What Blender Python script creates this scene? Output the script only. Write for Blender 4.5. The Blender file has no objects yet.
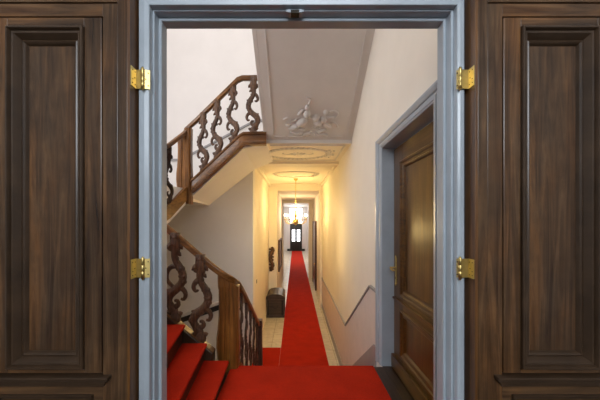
import bpy, bmesh, math, random
from mathutils import Vector, Matrix
random.seed(4)
C = bpy.context.scene.collection
ORG = {}          # world origin of every object (no rotations on parents)
PI = math.pi

# ---------------------------------------------------------------- materials
def nmat(name):
    m = bpy.data.materials.new(name); m.use_nodes = True
    nt = m.node_tree; b = nt.nodes['Principled BSDF']
    return m, nt, b
def ramp(nt, fac, stops):
    r = nt.nodes.new('ShaderNodeValToRGB')
    e = r.color_ramp.elements
    while len(e) < len(stops): e.new(0.5)
    for i, (p, c) in enumerate(stops):
        e[i].position = p; e[i].color = (*c, 1)
    nt.links.new(fac, r.inputs[0]); return r.outputs[0]
def coords(nt, scale=(1, 1, 1)):
    t = nt.nodes.new('ShaderNodeTexCoord'); mp = nt.nodes.new('ShaderNodeMapping')
    mp.inputs['Scale'].default_value = scale
    nt.links.new(t.outputs['Object'], mp.inputs[0]); return mp.outputs[0]
def noise(nt, vec, scale, detail=6, rough=.6, dist=0):
    n = nt.nodes.new('ShaderNodeTexNoise')
    n.inputs['Scale'].default_value = scale; n.inputs['Detail'].default_value = detail
    n.inputs['Roughness'].default_value = rough; n.inputs['Distortion'].default_value = dist
    nt.links.new(vec, n.inputs['Vector']); return n.outputs[0]
def bump(nt, b, h, strength, dist=.01):
    bp = nt.nodes.new('ShaderNodeBump'); bp.inputs['Strength'].default_value = strength
    bp.inputs['Distance'].default_value = dist
    nt.links.new(h, bp.inputs['Height']); nt.links.new(bp.outputs[0], b.inputs['Normal'])
def mixc(nt, fac, a, c):
    m = nt.nodes.new('ShaderNodeMix'); m.data_type = 'RGBA'; m.blend_type = 'MULTIPLY'
    m.inputs[0].default_value = fac
    nt.links.new(a, m.inputs[6]); nt.links.new(c, m.inputs[7]); return m.outputs[2]
def wood(name, dark, mid, light, axis='z', rough=.38, carve=False, s=1.0, spec=.5, lacq=False):
    m, nt, b = nmat(name)
    k = 14 * s
    sc = {'z': (k, k, .7 * s), 'x': (.7 * s, k, k), 'y': (k, .7 * s, k)}[axis]
    v = coords(nt, sc)
    n1 = noise(nt, v, 1.6, 8, .65, 1.2)
    c1 = ramp(nt, n1, [(.28, dark), (.5, mid), (.75, light)])
    v2 = coords(nt, (1, 1, 1)); n2 = noise(nt, v2, 3.2, 4, .6)
    c2 = ramp(nt, n2, [(.3, (.55, .5, .45)), (.7, (1.25, 1.2, 1.15))])
    col = mixc(nt, .8, c1, c2)
    if lacq:      # worn amber patches and scuffs in the stain
        n3 = noise(nt, coords(nt, tuple({1.6: 1.6}.get(q, q) for q in ((1.2, 1.2, 5) if axis != 'z' else (5, 5, .9)))), 1.5, 5, .6, .5)
        col = mixc(nt, 1, col, ramp(nt, n3, [(.36, (.75, .78, .85)), (.52, (1.0, .95, .9)), (.70, (1.45, 1.15, .8))]))
    nt.links.new(col, b.inputs['Base Color'])
    b.inputs['Roughness'].default_value = rough
    b.inputs['Specular IOR Level'].default_value = spec
    if carve:
        bump(nt, b, noise(nt, v2, 38, 4, .7), 1.0, .02)
    else:
        bump(nt, b, n1, .15, .004)
    return m
def plain(name, col, rough=.6, metal=0, nscale=8, var=.06, bstr=.05):
    m, nt, b = nmat(name)
    v = coords(nt); n = noise(nt, v, nscale, 5, .6)
    lo = tuple(c * (1 - var) for c in col); hi = tuple(min(1, c * (1 + var)) for c in col)
    nt.links.new(ramp(nt, n, [(.3, lo), (.7, hi)]), b.inputs['Base Color'])
    b.inputs['Roughness'].default_value = rough; b.inputs['Metallic'].default_value = metal
    if bstr: bump(nt, b, noise(nt, v, nscale * 6, 4, .6), bstr, .004)
    return m
def carpet(name, col):
    m, nt, b = nmat(name)
    v = coords(nt); n = noise(nt, v, 170, 3, .8); n2 = noise(nt, v, 3.5, 5, .6)
    a = ramp(nt, n, [(.3, tuple(c * .6 for c in col)), (.7, tuple(c * 1.15 for c in col))])
    c = ramp(nt, n2, [(.3, (.78, .78, .78)), (.7, (1.05, 1.05, 1.05))])
    nt.links.new(mixc(nt, 1, a, c), b.inputs['Base Color'])
    b.inputs['Roughness'].default_value = .95; b.inputs['Specular IOR Level'].default_value = .1
    bump(nt, b, n, .5, .006); return m
def emit(name, col, s):
    m, nt, b = nmat(name)
    b.inputs['Base Color'].default_value = (*col, 1)
    b.inputs['Emission Color'].default_value = (*col, 1); b.inputs['Emission Strength'].default_value = s
    return m
def tiles(name, c1, c2, mortar):
    m, nt, b = nmat(name)
    v = coords(nt); br = nt.nodes.new('ShaderNodeTexBrick')
    br.offset = 0; br.inputs['Scale'].default_value = 1
    br.inputs['Brick Width'].default_value = .45; br.inputs['Row Height'].default_value = .45
    br.inputs['Mortar Size'].default_value = .005
    br.inputs['Color1'].default_value = (*c1, 1); br.inputs['Color2'].default_value = (*c2, 1)
    br.inputs['Mortar'].default_value = (*mortar, 1)
    nt.links.new(v, br.inputs[0])
    n = noise(nt, v, 3, 8, .7, 2.5); c = ramp(nt, n, [(.3, (.72, .7, .66)), (.6, (1, 1, 1))])
    nt.links.new(mixc(nt, .8, br.outputs[0], c), b.inputs['Base Color'])
    b.inputs['Roughness'].default_value = .22
    return m

M = {}
LD, LM, LL = (.026, .013, .007), (.084, .047, .024), (.170, .098, .048)
for ax in 'xyz':
    M['leaf_' + ax] = wood('dark_stained_oak_' + ax, LD, LM, LL, ax, .27, lacq=True)
    M['stair_' + ax] = wood('warm_walnut_' + ax, (.05, .018, .003), (.18, .072, .013), (.32, .14, .03), ax, .3)
    M['door_' + ax] = wood('glossy_brown_door_wood_' + ax, (.024, .010, .002), (.085, .037, .006), (.17, .08, .012), ax, .3)
M['leaf_mould'] = plain('lacquered_dark_oak_moulding', (.046, .026, .014), .34, 0, 7, .35, .12)
M['leaf_edge'] = wood('amber_oak_edge', (.05, .018, .004), (.12, .048, .010), (.2, .09, .02), 'z', .45)
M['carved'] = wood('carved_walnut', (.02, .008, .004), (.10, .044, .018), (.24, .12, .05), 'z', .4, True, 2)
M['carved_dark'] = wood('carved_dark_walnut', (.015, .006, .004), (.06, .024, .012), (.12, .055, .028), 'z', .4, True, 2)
M['dark_floor'] = wood('dark_floor_wood', (.015, .008, .004), (.04, .02, .01), (.07, .04, .02), 'y', .35)
M['white'] = plain('white_wall_plaster', (.80, .765, .745), .85, 0, 2, .03, .04)
M['warmwhite'] = plain('warm_white_wall_plaster', (.84, .78, .69), .8, 0, 2, .03, .04)
M['cream'] = plain('cream_wall_plaster', (.84, .77, .66), .7, 0, 2, .03, .04)
M['soffit'] = plain('stucco_plaster', (.72, .69, .66), .85, 0, 4, .03, .08)
M['lilac'] = plain('lilac_grey_dado_paint', (.70, .61, .57), .7, 0, 6, .05, .05)
M['grey'] = plain('blue_grey_gloss_paint', (.37, .415, .46), .28, 0, 5, .08, .05)
M['captrim'] = plain('grey_cap_paint', (.30, .29, .29), .5)
M['gapshade'] = plain('dark_gap_shade', (.03, .027, .027), .5)  # near-black colour standing for the shade inside a wall gap
M['brass'] = plain('polished_brass', (.66, .50, .19), .45, 1, 20, .15, .05)
M['screw'] = plain('dark_screw_hole', (.02, .015, .01), .6, .5)
M['iron'] = plain('blackened_iron', (.02, .02, .02), .5, .6)
M['red'] = carpet('red_wool_carpet', (.50, .020, .004))
M['tile'] = tiles('marble_floor_tile', (.72, .66, .54), (.66, .60, .50), (.40, .36, .3))
M['chest'] = wood('old_dark_chest_wood', (.02, .013, .009), (.055, .038, .026), (.10, .07, .05), 'x', .5)
M['black_door'] = plain('black_green_door_paint', (.012, .016, .015), .3)
M['bright_glass'] = emit('daylit_window_glass', (.92, .96, 1.0), 4)
M['bulb'] = emit('lit_candle_bulb', (1, .78, .42), 30)
M['candle'] = plain('ivory_candle_sleeve', (.8, .74, .6), .5)
M['sky'] = emit('daylit_skylight_glass', (.97, .98, 1.0), 1.6)
M['room'] = plain('dim_room_wall_paint', (.42, .40, .38), .8)

# ---------------------------------------------------------------- mesh helpers
def nb(): return bmesh.new()
def box(bm, x0, x1, y0, y1, z0, z1):
    vs = [bm.verts.new((x, y, z)) for x in (x0, x1) for y in (y0, y1) for z in (z0, z1)]
    for f in ((0, 1, 3, 2), (4, 6, 7, 5), (0, 4, 5, 1), (2, 3, 7, 6), (0, 2, 6, 4), (1, 5, 7, 3)):
        bm.faces.new([vs[i] for i in f])
    return bm
def loft(bm, rings, close=True, caps=True):
    R = [[bm.verts.new(p) for p in r] for r in rings]; n = len(R[0])
    for a, b in zip(R, R[1:]):
        for i in range(n if close else n - 1):
            j = (i + 1) % n
            bm.faces.new((a[i], a[j], b[j], b[i]))
    if caps and close:
        bm.faces.new(R[0][::-1]); bm.faces.new(R[-1])
    return bm
def prism(bm, pts, d):
    d = Vector(d)
    return loft(bm, [[Vector(p) for p in pts], [Vector(p) + d for p in pts]])
def tube(bm, pts, rad, sides=8, flat=1.0, flat_axis=None):
    pts = [Vector(p) for p in pts]; n = len(pts)
    if not isinstance(rad, (list, tuple)): rad = [rad] * n
    rings = []; prev = None
    for i, p in enumerate(pts):
        t = (pts[min(i + 1, n - 1)] - pts[max(i - 1, 0)]).normalized()
        if prev is None:
            up = Vector((0, 1, 0)) if abs(t.y) < .9 else Vector((1, 0, 0))
            a = t.cross(up).normalized()
        else:
            a = (prev - t * prev.dot(t)).normalized()
        prev = a; b = t.cross(a)
        ring = []
        for k in range(sides):
            an = 2 * PI * k / sides
            v = (a * math.cos(an) + b * math.sin(an)) * rad[i]
            if flat_axis is not None: v[flat_axis] *= flat
            ring.append(p + v)
        rings.append(ring)
    return loft(bm, rings)
def lathe(bm, prof, c=(0, 0, 0), n=16):
    c = Vector(c)
    return loft(bm, [[c + Vector((r * math.cos(2 * PI * k / n), r * math.sin(2 * PI * k / n), z)) for k in range(n)] for r, z in prof])
def sweep(bm, path, prof):
    """profile (side, up) kept vertical along a path"""
    path = [Vector(p) for p in path]; n = len(path); rings = []
    for i, p in enumerate(path):
        d0 = (path[i] - path[i - 1]) if i else (path[1] - path[0])
        d1 = (path[i + 1] - path[i]) if i < n - 1 else d0
        d0 = Vector((d0.x, d0.y, 0)).normalized(); d1 = Vector((d1.x, d1.y, 0)).normalized()
        t = (d0 + d1).normalized(); s = Vector((t.y, -t.x, 0)) / max(.5, t.dot(d0))
        rings.append([p + s * a + Vector((0, 0, b)) for a, b in prof])
    return loft(bm, rings)
def smoothpath(pts, n=4):
    P = [Vector(p) for p in pts]; out = []
    for i in range(len(P) - 1):
        p0, p1, p2, p3 = P[max(i - 1, 0)], P[i], P[i + 1], P[min(i + 2, len(P) - 1)]
        for k in range(n):
            t = k / n
            out.append(.5 * ((2 * p1) + (-p0 + p2) * t + (2 * p0 - 5 * p1 + 4 * p2 - p3) * t * t + (-p0 + 3 * p1 - 3 * p2 + p3) * t ** 3))
    out.append(P[-1]); return out
def ell(bm, c, r, rot=None, seg=12):
    mt = Matrix.Translation(Vector(c)) @ (rot or Matrix()) @ Matrix.Diagonal((*r, 1))
    bmesh.ops.create_uvsphere(bm, u_segments=seg, v_segments=max(6, seg // 2 + 1), radius=1, matrix=mt)
    return bm
def obj(name, bm, mat, parent=None, bevel=0, smooth=False, origin=None):
    bmesh.ops.recalc_face_normals(bm, faces=bm.faces)
    po = ORG[parent.name] if parent else Vector((0, 0, 0))
    if origin is None:
        if parent: origin = po
        else:
            xs = [v.co for v in bm.verts]
            origin = Vector(((min(v.x for v in xs) + max(v.x for v in xs)) / 2, (min(v.y for v in xs) + max(v.y for v in xs)) / 2, min(v.z for v in xs)))
    origin = Vector(origin)
    for v in bm.verts: v.co -= origin
    me = bpy.data.meshes.new(name); bm.to_mesh(me); bm.free()
    o = bpy.data.objects.new(name, me); C.objects.link(o)
    o.location = origin - po
    if parent: o.parent = parent
    ORG[o.name] = origin
    me.materials.append(M[mat] if isinstance(mat, str) else mat)
    if smooth:
        for p in me.polygons: p.use_smooth = True
    if bevel:
        b = o.modifiers.new('b', 'BEVEL'); b.width = bevel; b.segments = 2; b.limit_method = 'ANGLE'; b.angle_limit = .6
    return o
def empty(name, loc, label=None, cat=None, group=None, kind=None):
    o = bpy.data.objects.new(name, None); C.objects.link(o); o.location = loc
    ORG[o.name] = Vector(loc); return tag(o, label, cat, group, kind)
def tag(o, label=None, cat=None, group=None, kind=None):
    if label: o['label'] = label
    if cat: o['category'] = cat
    if group: o['group'] = group
    if kind: o['kind'] = kind
    return o
def struct(name, bm, mat, label, cat, bevel=0):
    return tag(obj(name, bm, mat, None, bevel), label, cat, None, 'structure')

ZL, ZF = -1.45, -2.75       # landing and corridor floor, measured from the eye
XR, XL = .886, -.847        # corridor right and left wall
YB = 6.05                   # back wall of the stair hall
XH = -3.35                  # left wall of the stair hall
ZT = 7.2                    # ceiling of the stair hall
YN = 1.70                   # hall side of the doorway wall

# ---------------------------------------------------------------- room shell
b = nb()
box(b, -2.9, -.81, 1.485, YN - .005, ZL, 2.7); box(b, .89, 2.9, 1.485, YN - .005, ZL, 2.7); box(b, -.81, .89, 1.485, YN - .005, 1.17, 2.7)
struct('wall_front', b, 'white', 'wall around the open double doorway, behind the two dark door leaves', 'wall')
b = nb(); box(b, XH, XR + .3, 1.48, YN, 2.7, ZT); box(b, XH, -2.9, 1.48, YN, ZF, 2.7); box(b, -2.9, XR + .3, 1.48, YN, ZF, ZL - .2)
struct('wall_upper', b, 'white', 'white wall of the stair hall above the doorway', 'wall')
b = nb(); box(b, XH, XL, YB, YB + .25, ZF, ZT); box(b, XL, XR + .25, YB, YB + .25, 1.245, ZT)
struct('wall_back', b, 'white', 'tall white back wall of the stair hall behind the carved balustrades', 'wall')
b = nb()
for ya, yb, za, zb in ((1.48, 2.3, ZF, ZT), (4.5, YB + .25, ZF, ZT), (2.3, 4.5, ZF, .6), (2.3, 4.5, 3.0, ZT)): box(b, XH - .2, XH, ya, yb, za, zb)
struct('wall_left', b, 'white', 'white left wall of the stair hall', 'wall')
b = nb(); box(b, XL, XR, YB, YB + .22, 1.19, 1.2445)
struct('trim_10', b, 'cream', 'cream lintel over the mouth of the corridor', 'lintel')
w4 = struct('added_fill_window', box(nb(), XH - .15, XH - .12, 2.3, 4.5, .6, 3.0), 'sky', 'tall unseen window added in the left wall to fill the hall with light', 'window')  # out-of-view window added as a fill source for soffit, walls and steps
b = nb(); box(b, XH - .12, XH - .06, 3.37, 3.43, .6, 3.0); box(b, XH - .12, XH - .06, 2.3, 4.5, 1.97, 2.03); obj('glazing_bar', b, 'white', w4)
# right wall with the door opening (y 1.92..3.02)
DY0, DY1, DZ1 = 1.90, 3.04, .76
b = nb()
box(b, XR, XR + .3, YN, DY0 - .02, ZF, ZT); box(b, XR, XR + .3, DY1 + .02, YB, ZF, ZT)
box(b, XR, XR + .3, DY0 - .02, DY1 + .02, DZ1 + .02, ZT); box(b, XR, XR + .3, DY0 - .02, DY1 + .02, ZF, ZL - .03)
struct('wall_right', b, 'warmwhite', 'cream right wall running from the panelled brown door to the corridor', 'wall')
YP, YQ, YE = 9.7, 15.0, 29.5
b = nb(); box(b, XR, XR + .2, YB, YP, ZF, 1.35); box(b, XR, XR + .2, YP, YQ, ZF, 1.35)
struct('wall_right', b, 'cream', 'long yellow-lit right wall of the corridor', 'wall')
b = nb(); box(b, XL - .2, XL, YB + .25, YP, ZF, 1.35); box(b, -.8, -.6, YP + .25, YQ, ZF, 1.35)
struct('wall_left', b, 'cream', 'yellow-lit left wall of the corridor behind the chest', 'wall')
b = nb(); box(b, -1.3, -1.15, YQ, YE, ZF, 1.7); box(b, 1.25, 1.4, YQ, YE, ZF, 1.7)
struct('wall_right', b, 'white', 'pale side walls at the far bright end of the corridor', 'wall')
b = nb()
box(b, -1.3, -.49, YE, YE + .2, ZF, 1.7); box(b, .69, 1.4, YE, YE + .2, ZF, 1.7); box(b, -.49, .69, YE, YE + .2, 1.45, 1.7)
struct('wall_end', b, 'white', 'pale end wall around the black entrance door', 'wall')
b = nb()
box(b, XL - .25, XR + .25, 5.05, YE, ZF - .2, ZF); box(b, -1.3, XL - .25, YQ, YE, ZF - .2, ZF); box(b, XR + .25, 1.4, YQ, YE, ZF - .2, ZF)
box(b, XH, XL - .25, 1.48, YB, ZF - .2, ZF); box(b, XL - .25, XR + .25, 1.48, 5.05, ZF - .2, ZF)
struct('floor', b, 'tile', 'beige marble tile floor of the corridor either side of the red runner', 'floor')
b = nb(); box(b, XL, XR, YB + .2, YP, 1.25, 1.4); box(b, -.6, XR, YP + .25, YQ, 1.1, 1.4); box(b, -1.15, 1.25, YQ + .3, YE, 1.6, 1.75)
struct('ceiling', b, 'cream', 'cream plaster ceiling of the corridor above the chandelier', 'ceiling')
b = nb()
for x0, x1, y0, y1 in ((XH, XR, YN, 2.2), (XH, XR, 4.8, YB), (XH, -2.7, 2.2, 4.8), (.3, XR, 2.2, 4.8)): box(b, x0, x1, y0, y1, ZT, ZT + .2)
struct('ceiling', b, 'white', 'high white ceiling of the stair hall around the skylight', 'ceiling')
b = nb(); box(b, -2.7, .3, 2.2, 4.8, ZT + .1, ZT + .14)
struct('window_1', b, 'sky', 'daylit skylight over the stair hall', 'skylight')
# pilasters and beams of the two portals
def portal(y, xl, xr, z, d, xlw, xrw, ztop, lab):
    b = nb(); box(b, xlw, xl, y, y + d, ZF, z); box(b, xr, xrw, y, y + d, ZF, z); box(b, xlw, xrw, y, y + d, z, ztop)
    box(b, xlw, xl + .03, y - .03, y, z - .08, z - .02); box(b, xr - .03, xrw, y - .03, y, z - .08, z - .02)
    box(b, xlw, xl + .02, y - .02, y, ZF, ZF + .25)
    return b
struct('trim_1', portal(YP, -.58, .80, 1.05, .25, XL, XR, 1.25, ''), 'cream', 'cream pilasters and beam of the first corridor portal, behind the chandelier', 'portal')
b = nb(); box(b, -1.15, -.58, YQ, YQ + .3, ZF, 1.0); box(b, .68, 1.25, YQ, YQ + .3, ZF, 1.0); box(b, -1.15, 1.25, YQ, YQ + .3, 1.0, 1.7)
struct('trim_2', b, 'cream', 'cream pilasters and beam of the far corridor portal', 'portal')
# slim cornice rings in the corridor ceiling
b = nb()
for x0, x1, y0, y1 in ((XL, XR, 6.3, 6.36), (XL, XR, 9.6, 9.66), (XL, XL + .06, 6.3, 9.66), (XR - .06, XR, 6.3, 9.66)): box(b, x0, x1, y0, y1, 1.19, 1.25)
struct('trim_3', b, 'cream', 'thin cornice around the first corridor ceiling', 'cornice')

# ---------------------------------------------------------------- near room (behind the camera)
b = nb(); box(b, -2.9, 2.9, -3.2, YN, ZL - .15, ZL)
box(b, -.64, XR + .15, YN, 2.2, ZL - .15, ZL - .01)
struct('floor', b, 'dark_floor', 'dark wooden floor of the front room', 'floor')
b = nb(); box(b, -2.9, 2.9, -3.2, 1.48, 2.7, 2.9)
struct('ceiling', b, 'room', 'ceiling of the front room', 'ceiling')
b = nb(); box(b, -3.1, -2.9, -3.2, YN, ZL, 2.9)
struct('wall_left', b, 'room', 'left wall of the front room', 'wall')
b = nb(); box(b, 2.9, 3.1, -3.2, YN, ZL, 2.9)
struct('wall_right', b, 'room', 'right wall of the front room', 'wall')
b = nb(); box(b, -3.1, 3.1, -3.4, -3.2, ZL, 1.1); box(b, -3.1, 3.1, -3.4, -3.2, 2.6, 2.9); box(b, -3.1, -1.4, -3.4, -3.2, 1.1, 2.6); box(b, 1.4, 3.1, -3.4, -3.2, 1.1, 2.6)
struct('wall_back', b, 'room', 'rear wall of the front room with its window', 'wall')
b = nb(); box(b, -1.4, 1.4, -3.36, -3.33, 1.1, 2.6)
struct('window_2', b, 'bright_glass', 'daylit window behind the viewer', 'window')

# ---------------------------------------------------------------- grey door frame
P = [((-.752, .815, 1.10), 1.478), ((-.752, .815, 1.10), 1.445), ((-.748, .811, 1.095), 1.440), ((-.722, .792, 1.068), 1.437), ((-.703, .781, 1.050), 1.440), ((-.700, .778, 1.048), 1.443),
     ((-.700, .778, 1.048), 1.475), ((-.692, .767, 1.041), 1.473), ((-.690, .765, 1.040), 1.476), ((-.692, .767, 1.042), 1.486),
     ((-.691, .766, 1.041), 1.520), ((-.678, .753, 1.026), 1.517), ((-.675, .750, 1.023), 1.521), ((-.676, .751, 1.024), 1.582),
     ((-.765, .845, 1.125), 1.584), ((-.765, .845, 1.125), 1.722), ((-.80, .882, 1.16), 1.722), ((-.80, .882, 1.16), 1.478)]
rings = [[(l, y, ZL) for (l, r, z), y in P], [(l, y, z) for (l, r, z), y in P], [(r, y, z) for (l, r, z), y in P], [(r, y, ZL) for (l, r, z), y in P]]
fr = struct('trim_4', loft(nb(), rings), 'grey', 'blue-grey painted moulded frame around the open double doorway', 'door frame')
b = nb(); box(b, -.045, .045, 1.468, 1.476, 1.034, 1.048); box(b, -.035, -.02, 1.46, 1.50, 1.026, 1.042); box(b, .02, .035, 1.46, 1.50, 1.026, 1.042)
obj('bolt_keeper', b, 'grey', fr, .002)
b = nb(); box(b, -.02, .02, 1.465, 1.50, 1.026, 1.041); obj('bolt_hole', b, 'screw', fr)

# ---------------------------------------------------------------- open double door leaves
def leaf(nm, xe, sg, label):
    """xe = hinge edge, sg = direction away from the opening"""
    root = empty(nm, (xe + sg * .39, 1.43, ZL), label, 'door', None, 'structure')
    X = lambda s: xe + sg * s
    def bx(bm, s0, s1, y0, y1, z0, z1):
        a, c = sorted((X(s0), X(s1))); return box(bm, a, c, y0, y1, z0, z1)
    F, Bk = 1.386, 1.468
    z0, z1 = ZL + .012, 1.13
    b = nb(); bx(b, .012, .057, F - .005, Bk, z0, z1); bx(b, .060, .128, F, Bk, z0, 1.014); bx(b, .72, .78, F, Bk, z0, 1.014); bx(b, .057, .060, F + .006, Bk, z0, 1.014)
    obj('stile', b, 'leaf_z', root, .0025)
    b = nb(); bx(b, 0, .012, F - .0052, Bk + .0002, z0, z1); o = obj('edge_strip', b, 'leaf_edge', root, .001)
    b = nb(); bx(b, .06, .78, F - .002, Bk, 1.020, z1); bx(b, .06, .78, F + .010, Bk, 1.014, 1.020); bx(b, .128, .65, F, Bk, .955, 1.014)
    obj('top_rail', b, 'leaf_x', root, .0025)
    # upper panel frame
    def pframe(za, zb, a0, a1):
        s0, s1 = .134, .648
        bv = nb(); bx(bv, s0, a0, F, Bk, za, zb); bx(bv, a1, s1, F, Bk, za, zb); obj('panel_stile', bv, 'leaf_z', root, .003)
        bh = nb(); bx(bh, a0, a1, F, Bk, za, za + .02); bx(bh, a0, a1, F, Bk, zb - .045, zb); obj('panel_rail', bh, 'leaf_x', root, .003)
    a0, a1, p0, p1 = .213, .568, -.672, .905
    pframe(-.695, .950, a0, a1)
    b = nb(); bx(b, .128, .134, F + .014, Bk, -.70, .955); bx(b, .648, .72, F + .004, Bk, -.70, .955); obj('groove', b, 'leaf_z', root)
    def mould(s0, s1, za, zb, prof, name='panel_moulding'):
        rings = []
        pts = lambda o, y: [(X(s0 + o), y, za + o), (X(s1 - o), y, za + o), (X(s1 - o), y, zb - o), (X(s0 + o), y, zb - o)]
        bm = nb()
        R = [[bm.verts.new(p) for p in pts(o, y)] for o, y in prof]
        for r0, r1 in zip(R, R[1:]):
            for i in range(4):
                j = (i + 1) % 4; bm.faces.new((r0[i], r0[j], r1[j], r1[i]))
        r0, r1 = R[-1], R[0]
        for i in range(4):
            j = (i + 1) % 4; bm.faces.new((r0[i], r0[j], r1[j], r1[i]))
        obj(name, bm, 'leaf_mould', root)
    prof = [(0, F + .03), (0, F - .012), (.003, F - .016), (.010, F - .016), (.014, F - .007), (.016, F + .000), (.019, F + .000), (.022, F - .004), (.028, F - .003), (.036, F + .008), (.044, F + .020), (.046, F + .024), (.049, F + .022), (.054, F + .020), (.060, F + .026), (.067, F + .038), (.070, F + .040), (.070, Bk)]
    mould(a0, a1, p0, p1, prof)
    b = nb(); bx(b, a0 + .05, a1 - .05, F + .038, Bk, p0 + .05, p1 - .05)
    obj('panel', b, 'leaf_z', root)
    # ledge with horns over the lower panel
    prf = [(.020, 1.0), (.0, 1.0), (-.022, 1.0)]
    b = nb()
    zl = -.700
    lay = [(.088, F - .034, zl, zl - .014), (.092, F - .028, zl - .014, zl - .020), (.106, F - .018, zl - .020, zl - .036), (.118, F - .008, zl - .036, zl - .052)]
    for s, y, za, zb in lay: bx(b, s, .78 - s, y, Bk, zb, za)
    obj('ledge', b, 'leaf_mould', root, .003)
    b = nb(); bx(b, .128, .652, F, Bk, z0, zl - .05); obj('lower_rail', b, 'leaf_x', root, .003)
    mould(.17, .61, -1.36, -.79, [(o * .8, y) for o, y in prof], 'lower_moulding')
    # hinges
    for zc in (.685, -.215):
        kx = xe + (-sg) * .040 if sg < 0 else xe - .042
        kx = -.722 if sg < 0 else .783
        h = nb(); hw = .045
        x = X(-.0012)
        xa, xb = sorted((X(0.0), X(-.003)))
        box(h, xa, xb, F + .002, 1.432, zc - hw, zc + hw)
        o = obj('hinge', h, 'brass', root)
        h = nb()      # arm of the leaf plate out to the knuckle
        A = Vector((X(-.001), 1.430, 0)); B = Vector((kx, 1.424, 0))
        loft(h, [[A + Vector((0, 0, zc - hw)), A + Vector((0, .003, zc - hw)), A + Vector((0, .003, zc + hw)), A + Vector((0, 0, zc + hw))],
                 [B + Vector((0, 0, zc - hw)), B + Vector((0, .003, zc - hw)), B + Vector((0, .003, zc + hw)), B + Vector((0, 0, zc + hw))]])
        A2 = Vector((kx, 1.426, 0)); B2 = Vector((-.694, 1.435, 0)) if sg < 0 else Vector((.772, 1.435, 0))
        loft(h, [[A2 + Vector((0, 0, zc - hw)), A2 + Vector((-sg * -.003, .001, zc - hw)), A2 + Vector((-sg * -.003, .001, zc + hw)), A2 + Vector((0, 0, zc + hw))],
                 [B2 + Vector((0, 0, zc - hw)), B2 + Vector((-sg * -.003, .001, zc - hw)), B2 + Vector((-sg * -.003, .001, zc + hw)), B2 + Vector((0, 0, zc + hw))]])
        obj('plate', h, 'brass', o)
        h = nb(); lathe(h, [(.001, -hw - .012), (.006, -hw - .006), (.007, -hw), (.008, -hw), (.008, -.016), (.007, -.015), (.008, -.014), (.008, .014), (.007, .015), (.008, .016), (.008, hw), (.006, hw + .006), (.001, hw + .012)], (kx, 1.422, zc), 12)
        obj('knuckle', h, 'brass', o, 0, True)
        h = nb()
        for dz, dy in ((-.03, .012), (0, .03), (.03, .012), (-.012, .012 + .001), (.03, .034), (-.03, .034)):
            ell(h, (X(-.004), F + dy, zc + dz), (.0015, .0028, .0028), None, 8)
        for dz, t in ((-.03, .7), (.0, .35), (.03, .7)):
            q = A2.lerp(B2, t); ell(h, (q.x + sg * .0 + (.002 if sg < 0 else -.002), q.y - .002, zc + dz), (.0028, .0028, .0028), None, 8)
        obj('screw', h, 'screw', o)
    return root
leaf('door_1', -.760, -1, 'dark brown panelled door leaf folded open on the left, brass hinges on its right edge')
leaf('door_2', .830, 1, 'dark brown panelled door leaf folded open on the right, brass hinges on its left edge')

# ---------------------------------------------------------------- brown door in the right wall
rt = empty('door_3', (1.02, (DY0 + DY1) / 2, ZL), 'glossy dark brown two-panel door in the right wall, in a blue-grey frame', 'door', None, 'structure')
LX = 1.0
b = nb()
yp0, yp1 = DY0 + .24, DY1 - .24
box(b, LX, LX + .05, DY0 + .012, yp0, ZL + .012, DZ1 - .02); box(b, LX, LX + .05, yp1, DY1 - .012, ZL + .012, DZ1 - .02)
obj('stile', b, 'door_z', rt, .003)
b = nb()
for za, zb in ((ZL + .012, -1.24), (-.84, -.66), (.56, DZ1 - .02)): box(b, LX, LX + .05, yp0, yp1, za, zb)
obj('rail', b, 'door_y', rt, .003)
def pmould(za, zb):
    bm = nb(); prof = [(0, LX + .03), (0, LX - .012), (.008, LX - .016), (.02, LX - .012), (.028, LX), (.045, LX + .004), (.05, LX - .002), (.06, LX + .002), (.072, LX + .02), (.072, LX + .03)]
    R = [[bm.verts.new(p) for p in ((x, yp0 - .03 + o, za + o), (x, yp1 + .03 - o, za + o), (x, yp1 + .03 - o, zb - o), (x, yp0 - .03 + o, zb - o))] for o, x in prof]
    for r0, r1 in zip(R, R[1:] + [R[0]]):
        for i in range(4):
            j = (i + 1) % 4; bm.faces.new((r0[i], r0[j], r1[j], r1[i]))
    obj('panel_moulding', bm, 'door_y', rt)
    bm = nb(); box(bm, LX + .02, LX + .045, yp0 + .03, yp1 - .03, za + .05, zb - .05)
    obj('panel', bm, 'door_z', rt)
pmould(-.69, .585); pmould(-1.265, -.815)
b = nb(); box(b, LX - .02, LX, DY0 + .02, DY1 - .02, -.755, -.735); box(b, LX - .03, LX, DY0 + .012, DY1 - .012, ZL + .012, ZL + .14)
obj('rail_moulding', b, 'door_y', rt, .004)
b = nb(); box(b, LX - .006, LX, 2.945, 2.985, -.60, -.34); ell(b, (LX - .006, 2.965, -.34), (.005, .02, .02)); ell(b, (LX - .006, 2.965, -.60), (.005, .02, .02))
hp = obj('handle_plate', b, 'brass', rt, .002)
b = nb(); tube(b, smoothpath([(LX - .006, 2.965, -.44), (LX - .05, 2.965, -.44), (LX - .06, 2.95, -.44), (LX - .062, 2.87, -.455), (LX - .058, 2.84, -.445)]), .009, 8)
obj('handle', b, 'brass', hp, 0, True)
b = nb(); box(b, LX - .008, LX - .005, 2.962, 2.968, -.555, -.53); obj('keyhole', b, 'screw', hp)
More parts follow.
